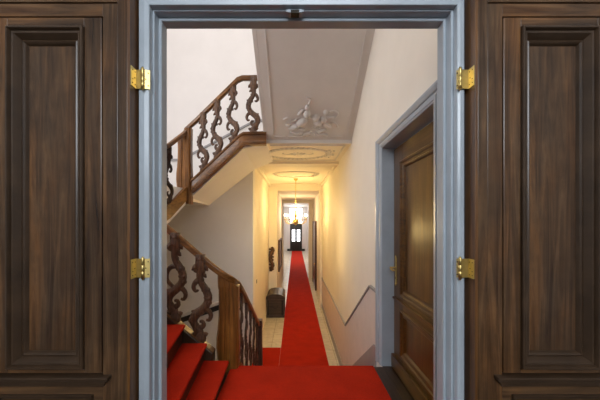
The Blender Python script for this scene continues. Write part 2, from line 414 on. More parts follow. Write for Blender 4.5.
# casing as a mitred loft: (lateral offset from opening, x)
CP = [(.0, XR + .14), (0.0, .882), (.006, .874), (.018, .874), (.022, .868), (.05, .865), (.055, .872), (.075, .872), (.08, .862), (.095, .855), (.115, .849), (.135, .850), (.142, .862), (.142, XR - .0005)]
def st(y, s, z): return [(x, y + s * o, z) for o, x in CP]
rings = [st(DY1, 1, ZL), [(x, DY1 + o, DZ1 + o * .72) for o, x in CP], [(x, DY0 - o, DZ1 + o * .72) for o, x in CP], st(DY0, -1, ZL)]
struct('trim_5', loft(nb(), rings), 'grey', 'blue-grey moulded casing around the brown door in the right wall', 'door frame')

# ---------------------------------------------------------------- landing floor
b = nb(); box(b, -.66, XR, 2.2, 3.03, ZL - .2, ZL - .012); box(b, XR, XR + .2, DY0, DY1, ZL - .02, ZL - .001); box(b, .79, XR, YN + .03, 3.03, ZL - .012, ZL - .004)
box(b, -.66, XR, 3.0, 3.03, ZF, ZL - .2)
struct('floor', b, 'dark_floor', 'dark wooden landing floor showing as a strip beside the red carpet', 'floor')
b = nb()
box(b, -.64, .79, YN + .03, 3.02, ZL - .011, ZL + .006); tube(b, [(-.64, 3.035, ZL - .010), (.79, 3.035, ZL - .010)], .016, 10)
tag(obj('landing_carpet', b, 'red', None), 'red carpet laid over the landing just beyond the doorway', 'carpet')

# ---------------------------------------------------------------- stairs down to the corridor
dn = empty('staircase', (.15, 4.0, ZF), 'short straight staircase going down from the landing to the corridor, with dark rail', 'staircase')
NR = 8; rise = (ZL - ZF) / NR; go = .27
b = nb(); pts = []
y = 3.04; z = ZL - .012
prf = [(y, ZF)]
for i in range(NR - 1):
    z = ZL - .012 - rise * (i + 1)
    prf += [(3.04 + go * i, z), (3.04 + go * (i + 1), z)]
prf += [(3.04 + go * (NR - 1), ZF)]
for i in range(NR - 1):
    s = nb(); zt = ZL - .012 - rise * (i + 1); box(s, -.56, XR, 3.04 + go * i, 3.04 + go * (i + 1), ZF, zt); obj('step', s, 'dark_floor', dn)
b = nb()
for i in range(NR - 1):
    zt = ZL - .012 - rise * (i + 1); y0 = 3.04 + go * i
    box(b, -.46, .79, y0, y0 + go + .014, zt, zt + .012)
    box(b, -.46, .79, y0 + go, y0 + go + .013, max(zt - rise, ZF + .002), zt)
tag(obj('stair_carpet', b, 'red', None), 'red carpet covering the steps that go down to the corridor', 'carpet')

RAILP = [(-.036, -.03), (-.03, -.045), (.03, -.045), (.036, -.03), (.026, -.01), (.036, .004), (.03, .022), (.012, .03), (-.012, .03), (-.03, .022), (-.036, .004), (-.026, -.01)]
def newel(nm, parent, cx, cy, z0, z1, w, d, mat='stair_z', bulge=1.0, ang=0.0, slant=0.0):
    """broad flat newel with a swelling outline"""
    H = z1 - z0
    pr = [(0, 1.0), (.10, 1.0), (.12, .84), (.16, .86), (.24, .94), (.34, 1.04), (.43, 1.02), (.52, .92), (.64, .84), (.78, .82), (.9, .84), (.93, .90), (1.0, .93)]
    rings = []
    ca, sa = math.cos(ang), math.sin(ang)
    for t, k in pr:
        kk = 1 + (k - 1) * bulge; wl = w / 2 * kk; wr = w / 2 * (1 + (k - 1) * .35 * bulge); dd = d / 2 * (1 + (k - 1) * .5)
        q = []
        for x, y in ((-wl, -dd * .6), (-wl * .8, -dd), (-wl * .25, -dd), (-wl * .2, -dd * .86), (wr * .2, -dd * .86), (wr * .25, -dd), (wr * .8, -dd), (wr, -dd * .6), (wr, dd * .6), (wr * .8, dd), (-wl * .8, dd), (-wl, dd * .6)):
            q.append((cx + x * ca - y * sa, cy + x * sa + y * ca, z0 + t * H + (slant * x if t > .95 else 0)))
        rings.append(q)
    return obj(nm, loft(nb(), rings), mat, parent)

# carved baluster, base at origin, H = .80
def baluster_bm(mir=1, ring=False):
    bm = nb(); S = 1.55 * mir
    f = lambda L: smoothpath([(x * S, 0, z) for x, z in L], 3)
    def rr(r, n): # resample radii
        out = []
        for i in range(len(r) - 1):
            for k in range(3): out.append(r[i] + (r[i + 1] - r[i]) * k / 3)
        return out + [r[-1]]
    L = [(0, .80), (0, .73), (-.004, .67), (.004, .61), (-.006, .55), (-.030, .49), (-.048, .42), (-.042, .35), (-.012, .29), (.026, .245), (.044, .19), (.034, .135), (.004, .11), (-.020, .135), (-.014, .17), (.004, .17)]
    R = [.044, .056, .046, .035, .034, .038, .041, .038, .041, .046, .043, .037, .030, .024, .019, .013]
    tube(bm, f(L), rr(R, 0), 8, .75, 1)
    L = [(.0, .0), (.0, .03), (.004, .06), (.022, .10), (.036, .15)]; R = [.058, .052, .040, .044, .034]
    tube(bm, f(L), rr(R, 0), 8, .75, 1)
    # side curls
    if not ring:
        L = [(.012, .58), (.034, .55), (.044, .505), (.030, .47), (.012, .48)]; R = [.028, .026, .022, .018, .010]
    else: L = [(-.02, .50), (.022, .50), (.05, .45), (.052, .38), (.030, .33), (.0, .29)]; R = [.022, .024, .022, .020, .020, .018]
    tube(bm, f(L), rr(R, 0), 6, .8, 1)
    L = [(-.01, .30), (-.05, .28), (-.066, .23), (-.055, .185), (-.036, .19)]; R = [.028, .026, .022, .018, .012]
    tube(bm, f(L), rr(R, 0), 6, .8, 1)
    # acanthus leaves
    for x, z, dx, dz, r in ((-.02, .72, -.035, -.05, .018), (.02, .72, .038, -.045, .018), (.015, .66, .035, .02, .013), (-.015, .64, -.03, -.035, .014),
                            (-.045, .46, -.022, .03, .012), (-.05, .38, -.026, -.02, .013), (.03, .26, .028, .02, .014), (.045, .18, .026, -.01, .013), (.02, .05, .035, .012, .015), (-.02, .04, -.035, .02, .016), (-.02, .32, -.01, -.035, .013)):
        r *= 1.7; dx *= .85
        tube(bm, [(x * S, 0, z), ((x + dx * .6) * S, -.008, z + dz * .6), ((x + dx) * S, -.014, z + dz)], [r, r * .85, .006], 6, .8, 1)
    rnd = random.Random(3)
    B = [(0, .75, .05), (0, .70, .05), (0, .64, .035), (-.01, .56, .03), (-.03, .49, .035), (-.048, .42, .035), (-.042, .35, .035), (-.012, .29, .035), (.026, .245, .04), (.044, .19, .035), (.034, .14, .03), (.01, .07, .035), (0, .04, .05)]
    for x, z, w in B:
        for k in range(4):
            a = rnd.uniform(0, 2 * PI); q = rnd.uniform(.012, .020)
            ell(bm, ((x * S) + math.cos(a) * w * .75, rnd.uniform(-.022, .022), z + math.sin(a) * w * .6), (q, q, q * 1.2), None, 6)
    box(bm, -.045, .045, -.03, .03, -.03, .012); box(bm, -.04, .04, -.03, .03, .765, .83)
    return bm
BMESH = {}
def baluster(parent, x, y, z, ang=0, mir=1, mat='carved', h=1.0, ring=False):
    k = (mir, mat, ring)
    if k not in BMESH:
        o = obj('baluster', baluster_bm(mir, ring), mat, parent, 0, True, origin=(0, 0, 0))
        BMESH[k] = o.data
    else:
        o = bpy.data.objects.new('baluster', BMESH[k]); C.objects.link(o); o.parent = parent
    po = ORG[parent.name]
    o.location = Vector((x, y, z)) - po; o.rotation_euler = (0, 0, ang); o.scale = (1, 1, h)
    ORG[o.name] = Vector((x, y, z)); return o

# down-rail
dr = [(-.60, 3.10, -.62), (-.595, 3.3, -.725), (-.595, 4.0, -1.13), (-.60, 4.84, -1.62), (-.60, 4.95, -1.655)]
obj('handrail', sweep(nb(), dr, [(a * .9, c) for a, c in RAILP]), 'stair_y', dn, 0, True)
def zr(y): return -.725 + (y - 3.3) * (-1.62 + .725) / 1.54
b = nb(); prism(b, [(-.63, 3.09, ZL - .12), (-.63, 3.09, ZL + .02), (-.63, 3.3, zr(3.3) - .84), (-.63, 4.9, zr(4.9) - .84), (-.63, 4.9, ZF), (-.63, 3.09, ZF)], (.07, 0, 0))
obj('stringer', b, 'stair_y', dn)
for i in range(5):
    yy = 3.34 + .34 * i
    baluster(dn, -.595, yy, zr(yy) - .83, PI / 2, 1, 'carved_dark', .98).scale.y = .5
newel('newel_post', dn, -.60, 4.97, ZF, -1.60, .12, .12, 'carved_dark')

# ---------------------------------------------------------------- lower flight up to the left
up = empty('staircase', (-1.3, 2.4, ZL), 'large walnut staircase winding up round the hall, with carved scroll balusters', 'staircase')
r1 = .1725; g1 = .207; N1 = 7
TZ = [-1.31, -1.145, -.965, -.785, -.605, -.425, -.2425]
def nose(i):
    xf = -.64 - g1 * i; xn = xf + (.045, .10, .15, .15, .12, .08, .04)[min(i, 6)]
    return xf, xn
y0, y1 = YN + .04, 2.86
for i in range(N1):
    xf, xn = nose(i); zt = TZ[i]
    if i < N1 - 1: bf, bn = nose(i + 1); bf -= .02; bn -= .02
    else: bf = bn = XH + .02
    s = nb(); prism(s, [(xn - .02, y0, ZL - .15 if i < 3 else ZL + r1 * (i - 3)), (xf - .02, y1, ZL - .15 if i < 3 else ZL + r1 * (i - 3)), (bf, y1, ZL - .15 if i < 3 else ZL + r1 * (i - 3)), (bn, y0, ZL - .15 if i < 3 else ZL + r1 * (i - 3))], (0, 0, zt - .014 - (ZL - .15 if i < 3 else ZL + r1 * (i - 3))))
    obj('step', s, 'dark_floor', up)
b = nb()
for i in range(N1):
    xf, xn = nose(i); zt = TZ[i]
    if i < N1 - 1: bf, bn = nose(i + 1); bf -= .02; bn -= .02
    else: bf = bn = -3.2
    prism(b, [(xn - .004, y0 + .02, zt - .014), (xf - .004, y1 - .005, zt - .014), (bf, y1 - .005, zt - .014), (bn, y0 + .02, zt - .014)], (0, 0, .014))
    tube(b, [(xn - .004, y0 + .02, zt - .016), (xf - .004, y1 - .005, zt - .016)], .016, 10)

tag(obj('stair_carpet', b, 'red', None), 'bright red carpet on the steps climbing to the left', 'carpet')
# string: top from (-.777,-1.27) slope .816
def s1(x): return -1.265 + (-.777 - x) * .816
b = nb(); xa, xb = -.79, -2.10
prism(b, [(xa, 2.87, ZL - .2), (xa, 2.87, s1(xa)), (xb, 2.87, s1(xb)), (xb, 2.87, s1(xb) - .40), (-.95, 2.87, ZL - .2)], (0, .10, 0))
obj('stringer', b, 'leaf_mould', up, .004)
b = nb(); sweep(b, [(xa, 2.935, s1(xa)), (xb, 2.935, s1(xb))], [(-.045, -.012), (.045, -.012), (.045, .006), (-.045, .006)])
obj('string_cap', b, 'stair_x', up)
def h1(x): return -.460 + (-.77 - x) * .862
rail = [(-2.12, 2.95, h1(-2.12)), (-1.29, 2.95, h1(-1.29)), (-.82, 2.96, h1(-.82)), (-.72, 2.965, -.495), (-.63, 3.0, -.56), (-.60, 3.10, -.62)]
obj('handrail', sweep(nb(), rail, RAILP), 'stair_x', up, 0, True)
newel('newel_post', up, -.670, 3.03, ZL - .14, -.565, .22, .14, slant=-.62)
for i in range(5):
    x = -.925 - .247 * i
    baluster(up, x, 2.935, s1(x) + .01, 0, -1, 'carved', (h1(x) - s1(x)) / .82, i > 0)
# quarter landing to the left wall and middle flight along it
zq = ZL + r1 * N1
b = nb(); box(b, XH, -2.06, y1, 3.0, zq - .25, zq - .014); obj('landing_edge', b, 'white', up)

mid = up
inner = [(-2.12, 2.98), (-2.06, 3.6), (-1.99, 4.1), (-1.90, 4.5), (-1.78, 4.82)]
def xin(y):
    for (xa, ya), (xb, yb) in zip(inner, inner[1:]):
        if y <= yb: return xa + (xb - xa) * max(0, (y - ya)) / (yb - ya)
    return inner[-1][0]
for i in range(4):
    ya = 3.0 + .46 * i; yb = ya + .46; zt = zq + .2006 * (i + 1)
    if i == 3: yb = YB
    s = nb()
    if i < 3: prism(s, [(XH, ya, zt - .28), (xin(ya), ya, zt - .28), (xin(yb), yb, zt - .28), (XH, yb, zt - .28)], (0, 0, .28))
    else: prism(s, [(XH, ya, zt - .2), (xin(ya), ya, zt - .2), (-1.78, 4.85, zt - .2), (-1.72, 4.9, zt - .2), (-1.72, YB, zt - .2), (XH, YB, zt - .2)], (0, 0, .2))
    obj('step', s, 'white', mid)
z2 = .56
zrl = [.62, .80, .97, 1.17, 1.45]
obj('handrail', sweep(nb(), [(-2.12, 2.95, h1(-2.12))] + [(x, y, z) for (x, y), z in zip(inner[1:], zrl[1:])] + [(-1.76, 4.88, 1.53)], RAILP), 'stair_y', mid, 0, True)
sp = [(x, y, z - .93) for (x, y), z in zip(inner, zrl)]
obj('stringer', sweep(nb(), sp, [(-.05, -.16), (.05, -.16), (.05, .06), (-.05, .06)]), 'stair_y', mid)
obj('soffit_edge', sweep(nb(), sp, [(-.06, -.22), (.03, -.22), (.03, -.161), (-.06, -.161)]), 'white', mid)
for yy in (3.3, 3.6, 3.9, 4.2, 4.5):
    for (a, c), (d, e), za, zb in zip(inner, inner[1:], zrl, zrl[1:]):
        if c <= yy <= e:
            t = (yy - c) / (e - c); zz = za + (zb - za) * t
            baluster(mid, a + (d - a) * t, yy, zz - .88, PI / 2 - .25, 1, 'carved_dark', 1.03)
# ---------------------------------------------------------------- upper flight to the right
u2 = up
A = Vector((-1.66, 4.90)); B = Vector((-.80, 4.58)); Cc = Vector((-.44, 4.60)); ZG = 1.36
def yn(x): return A.y + (B.y - A.y) * (x - A.x) / (B.x - A.x)
n2 = 5; r2 = .16; g2 = (B.x - A.x) / (n2 - 1)
for i in range(n2 - 1):
    xa = A.x + g2 * i; xb = xa + g2; zt = z2 + r2 * (i + 1)
    s = nb()
    sz = lambda x: .55 + (x + 1.66) * .79
    loft(s, [[(x, yy, sz(x)), (x, yy, zt), (x, YB - .001, zt), (x, YB - .001, sz(x) - .03)] for x, yy in ((xa, yn(xa) + .05), (xb, yn(xb) + .05))])
    obj('step', s, 'dark_floor', u2)
b = nb()  # sloping plaster underside
def q(x, y, z): return (x, y, z)
top = [(-1.72, 4.92, .42), (-1.66, 4.95, .47), (-.80, 4.63, 1.15), (-.44, 4.64, 1.235)]
bk = [(-1.75, YB, .34), (-1.66, YB, .42), (-.80, YB, 1.09), (-.44, YB, 1.235)]
loft(b, [[top[i], bk[i], (bk[i][0], bk[i][1], bk[i][2] + .06), (top[i][0], top[i][1], top[i][2] + .06)] for i in range(4)])
obj('soffit', b, 'white', u2)
st2 = [(-1.72, 4.91, .66), (-1.60, 4.87, .745), (-.84, 4.60, 1.335), (-.78, 4.585, 1.37), (-.44, 4.60, 1.385)]
PS = [(-.05, -.19), (.045, -.19), (.05, -.15), (.04, -.12), (.04, -.04), (.055, -.03), (.06, 0), (.045, .012), (-.05, .012)]
obj('stringer', sweep(nb(), st2, PS), 'stair_x', u2)
rl2 = [(-1.80, 4.90, 1.52), (-1.70, 4.90, 1.605), (-1.60, 4.87, 1.675), (-.88, 4.60, 2.20), (-.80, 4.585, 2.225), (-.42, 4.60, 2.235)]
obj('handrail', sweep(nb(), rl2, RAILP), 'stair_x', u2, 0, True)
newel('newel_post', u2, -1.80, 4.90, .31, 1.45, .24, .16, slant=.8)
def lin(P, x):
    for a, c in zip(P, P[1:]):
        if a[0] <= x <= c[0]:
            t = (x - a[0]) / (c[0] - a[0]); return [a[k] + (c[k] - a[k]) * t for k in range(3)]
for x in (-1.47, -1.225, -.955, -.635):
    s = lin(st2, x); r = lin(rl2, x)
    baluster(u2, x, s[1] - .01, s[2] + .005, -.30 if x < -.8 else 0, 1, 'carved', (r[2] - s[2] - .03) / .81)
# gallery slab over the corridor entrance
b = nb(); box(b, -.80, XR, 4.69, YB, 1.245, ZG)
gal = struct('ceiling', b, 'cream', 'flat plaster ceiling under the gallery with an oval ornament', 'ceiling')
def orn_tube(b, pts, r): tube(b, pts, r, 6)
b = nb(); cx, cy, zc = .055, 5.4, 1.246
def oval(a, c, r, n=48):
    P = [(cx + a * math.cos(2 * PI * k / n), cy + c * math.sin(2 * PI * k / n), zc) for k in range(n + 1)]
    tube(b, P, r, 6)
oval(.56, .41, .012); oval(.50, .35, .008)
for k in range(40):
    an = 2 * PI * k / 40; w = .56 + .02 * math.sin(5 * an)
    ell(b, (cx + w * math.cos(an), cy + .42 * math.sin(an), zc), (.045 + .02 * abs(math.cos(an)), .026, .02), Matrix.Rotation(an * 3, 4, 'Z'), 8)
for sx in (-1, 1):
    for k in range(9):
        an = -.9 + k * .225
        ell(b, (cx + sx * (.60 + .06 * math.sin(k * 1.7)) * math.cos(an * .5), cy + .36 * math.sin(an), zc), (.035, .022, .018), Matrix.Rotation(k, 4, 'Z'), 8)
for k in range(12):
    an = 2 * PI * k / 12
    ell(b, (cx + .10 * math.cos(an), cy + .07 * math.sin(an), zc), (.06, .015, .014), Matrix.Rotation(an, 4, 'Z'), 8)
for sx in (-1, 1): tube(b, smoothpath([(cx + sx * .12, cy, zc), (cx + sx * .2, cy + .04, zc), (cx + sx * .28, cy - .01, zc), (cx + sx * .25, cy - .05, zc)]), .010, 6)
obj('oval_ornament', b, 'soffit', gal, 0, True)
b = nb()
for x0, x1, ya, yb in ((-.40, .80, 4.76, 4.78), (-.5, .80, 5.90, 5.93), (.78, .80, 4.76, 5.93)): box(b, x0, x1, ya, yb, 1.23, 1.245)
obj('ceiling_moulding', b, 'soffit', gal)
b = nb(); box(b, -.44, XR, 4.672, 4.69, 1.24, 1.33); obj('front_edge', b, 'soffit', gal)
# ---------------------------------------------------------------- top flight over the landing: sloping stuccoed underside
tf = up
ya, za, yb, zb = 4.68, 1.29, YN, 1.29 + (4.68 - YN) * .632
XS = -.43
b = nb(); prism(b, [(XS, ya, za), (XS, yb, zb), (XS, yb, zb + .28), (XS, ya, za + .28)], (XR - XS, 0, 0))
obj('soffit', b, 'soffit', tf)
b = nb(); prism(b, [(XS - .05, ya + .02, za - .01), (XS - .05, yb, zb - .01), (XS - .05, yb, zb + .42), (XS - .05, ya + .02, za + .42)], (.05, 0, 0))
obj('stringer', b, 'soffit', tf, .004)
sd = Vector((0, -1, .632)).normalized(); nrm = Vector((0, -.632, -1)).normalized(); xd = Vector((1, 0, 0))
O = Vector((.23, ya, za))
def pl(u, v, n=0): return O + xd * u + sd * v + nrm * n
def barp(b, u0, u1, v0, v1, h):
    p = [pl(u0, v0), pl(u1, v0), pl(u1, v1), pl(u0, v1)]; prism(b, p, nrm * h)
b = nb()
barp(b, -.57, -.555, .08, 3.2, .012); barp(b, .555, .57, .08, 3.2, .012)
for a, c in ((-.55, -.38), (-.33, -.11), (-.06, .16), (.26, .5)): barp(b, a, c, .07, .088, .014)
obj('frame_moulding', b, 'soffit', tf, .002)
Rm = Matrix((( 1, 0, 0, 0), (0, sd.y, nrm.y, 0), (0, sd.z, nrm.z, 0), (0, 0, 0, 1)))
b = nb()
def pe(u, v, ru, rv, a=0, h=.03, n=0):
    h *= 1.5; ru *= .98; rv *= 1.3; v *= 1.30; u += .0
    ell(b, pl(u, v, n), (ru, rv, h), Rm @ Matrix.Rotation(a, 4, 'Z'), 12)
def pt(L, r):
    tube(b, smoothpath([pl(u, v * 1.30, .008) for u, v in L], 3), r * 1.3, 6)
# left putto: reclining
pe(-.06, .38, .055, .05, 0, .045); pe(-.06, .46, .035, .034, 0, .035)        # chest, head
pe(-.13, .27, .095, .05, .45, .045); pe(-.24, .20, .10, .036, .3, .032); pe(-.33, .22, .05, .022, -.6, .02)
pe(-.14, .17, .08, .026, -.2, .025); pe(.0, .33, .07, .025, -.5, .022); pe(-.15, .40, .07, .02, .9, .018)
# right putto
pe(.07, .33, .06, .045, .5, .04); pe(.10, .255, .07, .045, -.5, .036); pe(.20, .40, .034, .032, 0, .034)
pe(.18, .30, .05, .045, .4, .036); pe(.24, .22, .085, .028, -.5, .026); pe(.16, .15, .085, .028, .25, .024); pe(.28, .33, .075, .018, .1, .016)
# drapery, wings, clouds
pt([(-.4, .30), (-.33, .33), (-.27, .28), (-.2, .31)], .012); pt([(.25, .40), (.32, .42), (.38, .38), (.34, .33)], .012)
pt([(-.12, .08), (-.02, .11), (.08, .07), (.2, .10), (.26, .07)], .016); pt([(-.3, .13), (-.2, .1), (-.1, .13)], .014)
pt([(-.04, .5), (-.02, .56), (-.08, .58)], .012); pt([(.3, .27), (.37, .25), (.4, .2)], .012); pt([(.02, .2), (.08, .17), (.14, .2)], .012)
for a in range(10): pe(-.2 + .05 * a, .10 + .02 * math.sin(a * 2), .035, .02, a, .016)
obj('putti_relief', b, 'soffit', tf, 0, True)

# ---------------------------------------------------------------- dado, skirting on the right wall
b = nb(); X0 = XR - .012
def rz(y, z, o=0): return (X0 - o, y, z)
y_a, y_b = 3.50, 5.20
zt_a, zt_b = -.735, -1.77
zk = lambda y: -1.50 + (y - 3.5) * (-1.04 / 1.7)
prism(b, [(X0, 3.222, -1.62), (X0, 3.222, zt_a), (X0, y_a, zt_a), (X0, y_b, zt_b), (X0, y_b, ZF), (X0, 4.4, ZF)], (.0115, 0, 0))
box(b, X0, XR - .0005, y_b, YP, ZF, zt_b)
struct('trim_6', b, 'lilac', 'lilac-grey painted dado on the right wall stepping down with the stairs', 'dado')
b = nb()
sec = lambda y, z, s=0: [(X0 - .016, y, z - .012), (X0 - .016, y, z + .012), (XR - .0005, y, z + .016), (XR - .0005, y, z - .016)]
loft(b, [sec(3.222, zt_a), sec(y_a, zt_a), sec(y_b, zt_b), sec(YP, zt_b)])
struct('trim_7', b, 'captrim', 'thin grey cap rail along the top of the lilac dado', 'cap rail')
b = nb()
ye = 4.93 + .25
prism(b, [(X0 - .014, 3.222, -1.62), (X0 - .014, 3.222, -1.33), (X0 - .014, 3.30, -1.335), (X0 - .014, ye, ZF + .16), (X0 - .014, ye, ZF)], (.0135, 0, 0))
box(b, X0 - .014, X0 - .0005, ye, YP, ZF, ZF + .16)
struct('baseboard_right', b, 'captrim', 'grey skirting on the right wall beside the stairs down and along the corridor', 'skirting')
b = nb(); box(b, XL, XL + .014, YB + .25, YP, ZF, ZF + .16); box(b, -.6, -.586, YP + .25, YQ, ZF, ZF + .16)
struct('baseboard_left', b, 'cream', 'pale skirting on the left wall of the corridor', 'skirting')
# back wall: grey handrail line following the upper flight, dark board painted as the shade of a gap behind the lower one
b = nb(); q0, q1 = (-2.3, 1.27), (-.80, 2.06)
loft(b, [[(x, YB - .03, z - .02), (x, YB - .03, z + .02), (x, YB - .0005, z + .025), (x, YB - .0005, z - .025)] for x, z in ((XH, 1.27), q0, q1, (XR, 2.06))])
struct('trim_8', b, 'captrim', 'grey rail climbing the white back wall behind the upper balusters', 'cap rail')
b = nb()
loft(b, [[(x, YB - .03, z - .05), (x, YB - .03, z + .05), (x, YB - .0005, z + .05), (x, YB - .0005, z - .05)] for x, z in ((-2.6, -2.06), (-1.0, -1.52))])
struct('shadow_board_back', b, 'gapshade', 'sloping board painted as gap shade on the back wall behind the thick lower balusters', 'skirting')
b = nb()
loft(b, [[(x, YB - .045, z - .03), (x, YB - .045, z + .02), (x, YB - .0005, z + .035), (x, YB - .0005, z - .03)] for x, z in ((-2.6, -1.96), (-1.0, -1.42))])
struct('trim_9', b, 'soffit', 'pale moulding above the dark sloping shadow board on the back wall', 'moulding')

# ---------------------------------------------------------------- runner, mat
b = nb(); box(b, -.308, .654, 4.96, YE - .1, ZF, ZF + .012)
for x in (-.30, .646): box(b, x - .006, x + .006, 4.965, YE - .12, ZF + .012, ZF + .015)
tag(obj('carpet_runner', b, 'red', None), 'long red carpet runner down the corridor to the black entrance door', 'carpet')
b = nb(); box(b, -.835, -.312, 5.1, 6.6, ZF, ZF + .010)
tag(obj('floor_mat', b, 'red', None), 'small red carpet piece beside the runner at the foot of the stairs', 'carpet')

# ---------------------------------------------------------------- chest
ch = empty('wooden_chest', (-.56, 9.2, ZF), 'old dark wooden chest with a low domed lid standing against the left corridor wall', 'chest')
cx0, cx1, cy0, cy1 = -.825, -.32, 8.72, 9.62
b = nb(); box(b, cx0, cx1, cy0, cy1, ZF + .05, ZF + .52); obj('body', b, 'chest', ch, .01)
b = nb(); pr = [(cx0 - .01, 0), (cx0 - .01, .08), (cx0 + .06, .13), (cx0 + .17, .155), (cx1 - .17, .155), (cx1 - .06, .13), (cx1 + .01, .08), (cx1 + .01, 0)]
prism(b, [(x, cy0 - .015, ZF + .525 + z) for x, z in pr], (0, cy1 - cy0 + .02, 0)); obj('lid', b, 'chest', ch, .006)
b = nb(); box(b, cx0 - .008, cx1 + .012, cy0 - .018, cy1 + .002, ZF, ZF + .07); obj('plinth', b, 'chest', ch, .006)
b = nb()
for x in (cx0 + .03, cx1 - .07): obj('iron_band', box(nb(), x, x + .04, cy0 - .008, cy0, ZF + .07, ZF + .5), 'iron', ch)
for y in (cy0 + .1, cy0 + .42, cy1 - .15): obj('iron_band', box(nb(), cx1, cx1 + .008, y, y + .04, ZF + .07, ZF + .5), 'iron', ch)
b = nb(); tube(b, smoothpath([(cx0 + .18, cy0 - .01, ZF + .36), (cx0 + .19, cy0 - .03, ZF + .30), (cx0 + .25, cy0 - .04, ZF + .28), (cx0 + .31, cy0 - .03, ZF + .30), (cx0 + .32, cy0 - .01, ZF + .36)]), .009, 6)
obj('handle', b, 'iron', ch)

# ---------------------------------------------------------------- carved wall ornament on the left pilaster
b = nb(); ox, oy = -.76, YP - .005
P = smoothpath([(ox + .0, oy, -.78), (ox + .05, oy - .02, -.88), (ox - .02, oy - .04, -1.0), (ox - .06, oy - .04, -1.12), (ox, oy - .05, -1.25), (ox + .05, oy - .04, -1.36), (ox, oy - .03, -1.46), (ox - .03, oy, -1.56)], 3)
tube(b, P, [.03] + [.055] * (len(P) - 2) + [.02], 8, .6, 1)
for k in range(14):
    z = -.84 - .05 * k; sx = 1 if k % 2 else -1
    ell(b, (ox + sx * .045, oy - .03, z), (.045, .025, .03), Matrix.Rotation(k * .7, 4, 'Y'), 8)
box(b, ox - .03, ox + .03, oy - .012, oy + .004, -1.5, -.84)
tag(obj('wall_carving', b, 'carved', None, 0, True), 'narrow carved wooden ornament hanging on the pilaster above the chest', 'carving')
# framed pictures on corridor walls
def pic(nm, x, s, y0, y1, z0, z1, lab):
    r = empty(nm, (x, (y0 + y1) / 2, z0), lab, 'picture')
    b = nb()
    xa, xb = sorted((x, x + s * .05))
    for u0, u1, w0, w1 in ((y0, y0 + .08, z0, z1), (y1 - .08, y1, z0, z1), (y0 + .08, y1 - .08, z0, z0 + .08), (y0 + .08, y1 - .08, z1 - .08, z1)): box(b, xa, xb, u0, u1, w0, w1)
    obj('picture_frame', b, 'carved_dark', r)
    b = nb(); xa, xb = sorted((x, x + s * .02)); box(b, xa, xb, y0 + .08, y1 - .08, z0 + .08, z1 - .08); obj('canvas', b, 'door_y', r)
pic('wall_picture', -.6, 1, 10.7, 12.6, -1.75, -.62, 'tall dark framed picture on the left wall beyond the chest')
r = empty('door_4', (XR, 13.2, ZF), 'dark wooden door in the right corridor wall beyond the portal', 'door', None, 'structure')
b = nb(); box(b, XR - .05, XR, 12.3, 14.0, ZF, -.02); obj('door_leaf', b, 'door_z', r, .01)
b = nb()
for u0, u1, w0, w1 in ((12.2, 12.3, ZF, .08), (14.0, 14.1, ZF, .08), (12.3, 14.0, -.02, .08)): box(b, XR - .07, XR, u0, u1, w0, w1)
obj('door_casing', b, 'carved_dark', r)
b = nb(); ell(b, (XR - .08, 12.45, -1.7), (.03, .03, .03)); obj('door_knob', b, 'brass', r)
# small wall sockets / plates
b = nb(); box(b, XL, XL + .012, 6.55, 6.63, -1.32, -1.24); tag(obj('light_switch', b, 'captrim', None, .003), 'small switch plate low on the left corridor wall before the chest', 'switch')
b = nb(); box(b, -1.17, -1.09, YB - .012, YB, -1.36, -1.28); tag(obj('light_switch', b, 'captrim', None, .003), 'small switch plate on the back wall just right of the thick newel post', 'switch')

# ---------------------------------------------------------------- entrance door at the far end
fd = empty('door_5', (.1, YE, ZF), 'black double entrance door with two tall glazed panes at the far end of the corridor', 'door', None, 'structure')
dx0, dx1, dzt = -.49, .69, -.10
b = nb()
box(b, dx0, dx0 + .2, YE + .02, YE + .1, ZF, dzt); box(b, dx1 - .2, dx1, YE + .02, YE + .1, ZF, dzt); box(b, 0.0, .2, YE, YE + .1, ZF, dzt)
for za, zb in ((ZF, ZF + .95), (ZF + 2.1, dzt)): box(b, dx0 + .2, dx1 - .2, YE + .02, YE + .1, za, zb)
obj('door_leaf', b, 'black_door', fd)
for xa, xb in ((dx0 + .2, 0.0), (.2, dx1 - .2)):
    b = nb(); box(b, xa, xb, YE + .06, YE + .08, ZF + .95, ZF + 2.1); pn = obj('glass_pane', b, 'bright_glass', fd)
    b = nb()
    xm = (xa + xb) / 2; box(b, xm - .012, xm + .012, YE + .03, YE + .06, ZF + .95, ZF + 2.1)
    for k in (1, 2, 3): box(b, xa, xb, YE + .03, YE + .06, ZF + .95 + .3125 * k - .012, ZF + .95 + .3125 * k + .012)
    obj('glazing_bar', b, 'black_door', pn)
    b = nb(); box(b, xa + .04, xb - .04, YE, YE + .02, ZF + .2, ZF + .8); obj('lower_panel', b, 'black_door', fd, .01)
b = nb(); box(b, dx0 - .28, dx0, YE - .12, YE, ZF, ZF + .22); box(b, dx1, dx1 + .28, YE - .12, YE, ZF, ZF + .22); obj('plinth_block', b, 'black_door', fd)
b = nb(); box(b, dx0, dx1, YE + .12, YE + .14, dzt + .08, 1.45)
w = struct('window_3', b, 'bright_glass', 'bright fanlight window above the black entrance door', 'window')
b = nb(); box(b, dx0, dx1, YE + .02, YE + .12, dzt, dzt + .08)
for k in range(1, 4): x = dx0 + (dx1 - dx0) * k / 4; box(b, x - .015, x + .015, YE + .06, YE + .1, dzt + .08, 1.45)
box(b, dx0, dx1, YE + .06, YE + .1, .65, .69); obj('glazing_bar', b, 'white', w)

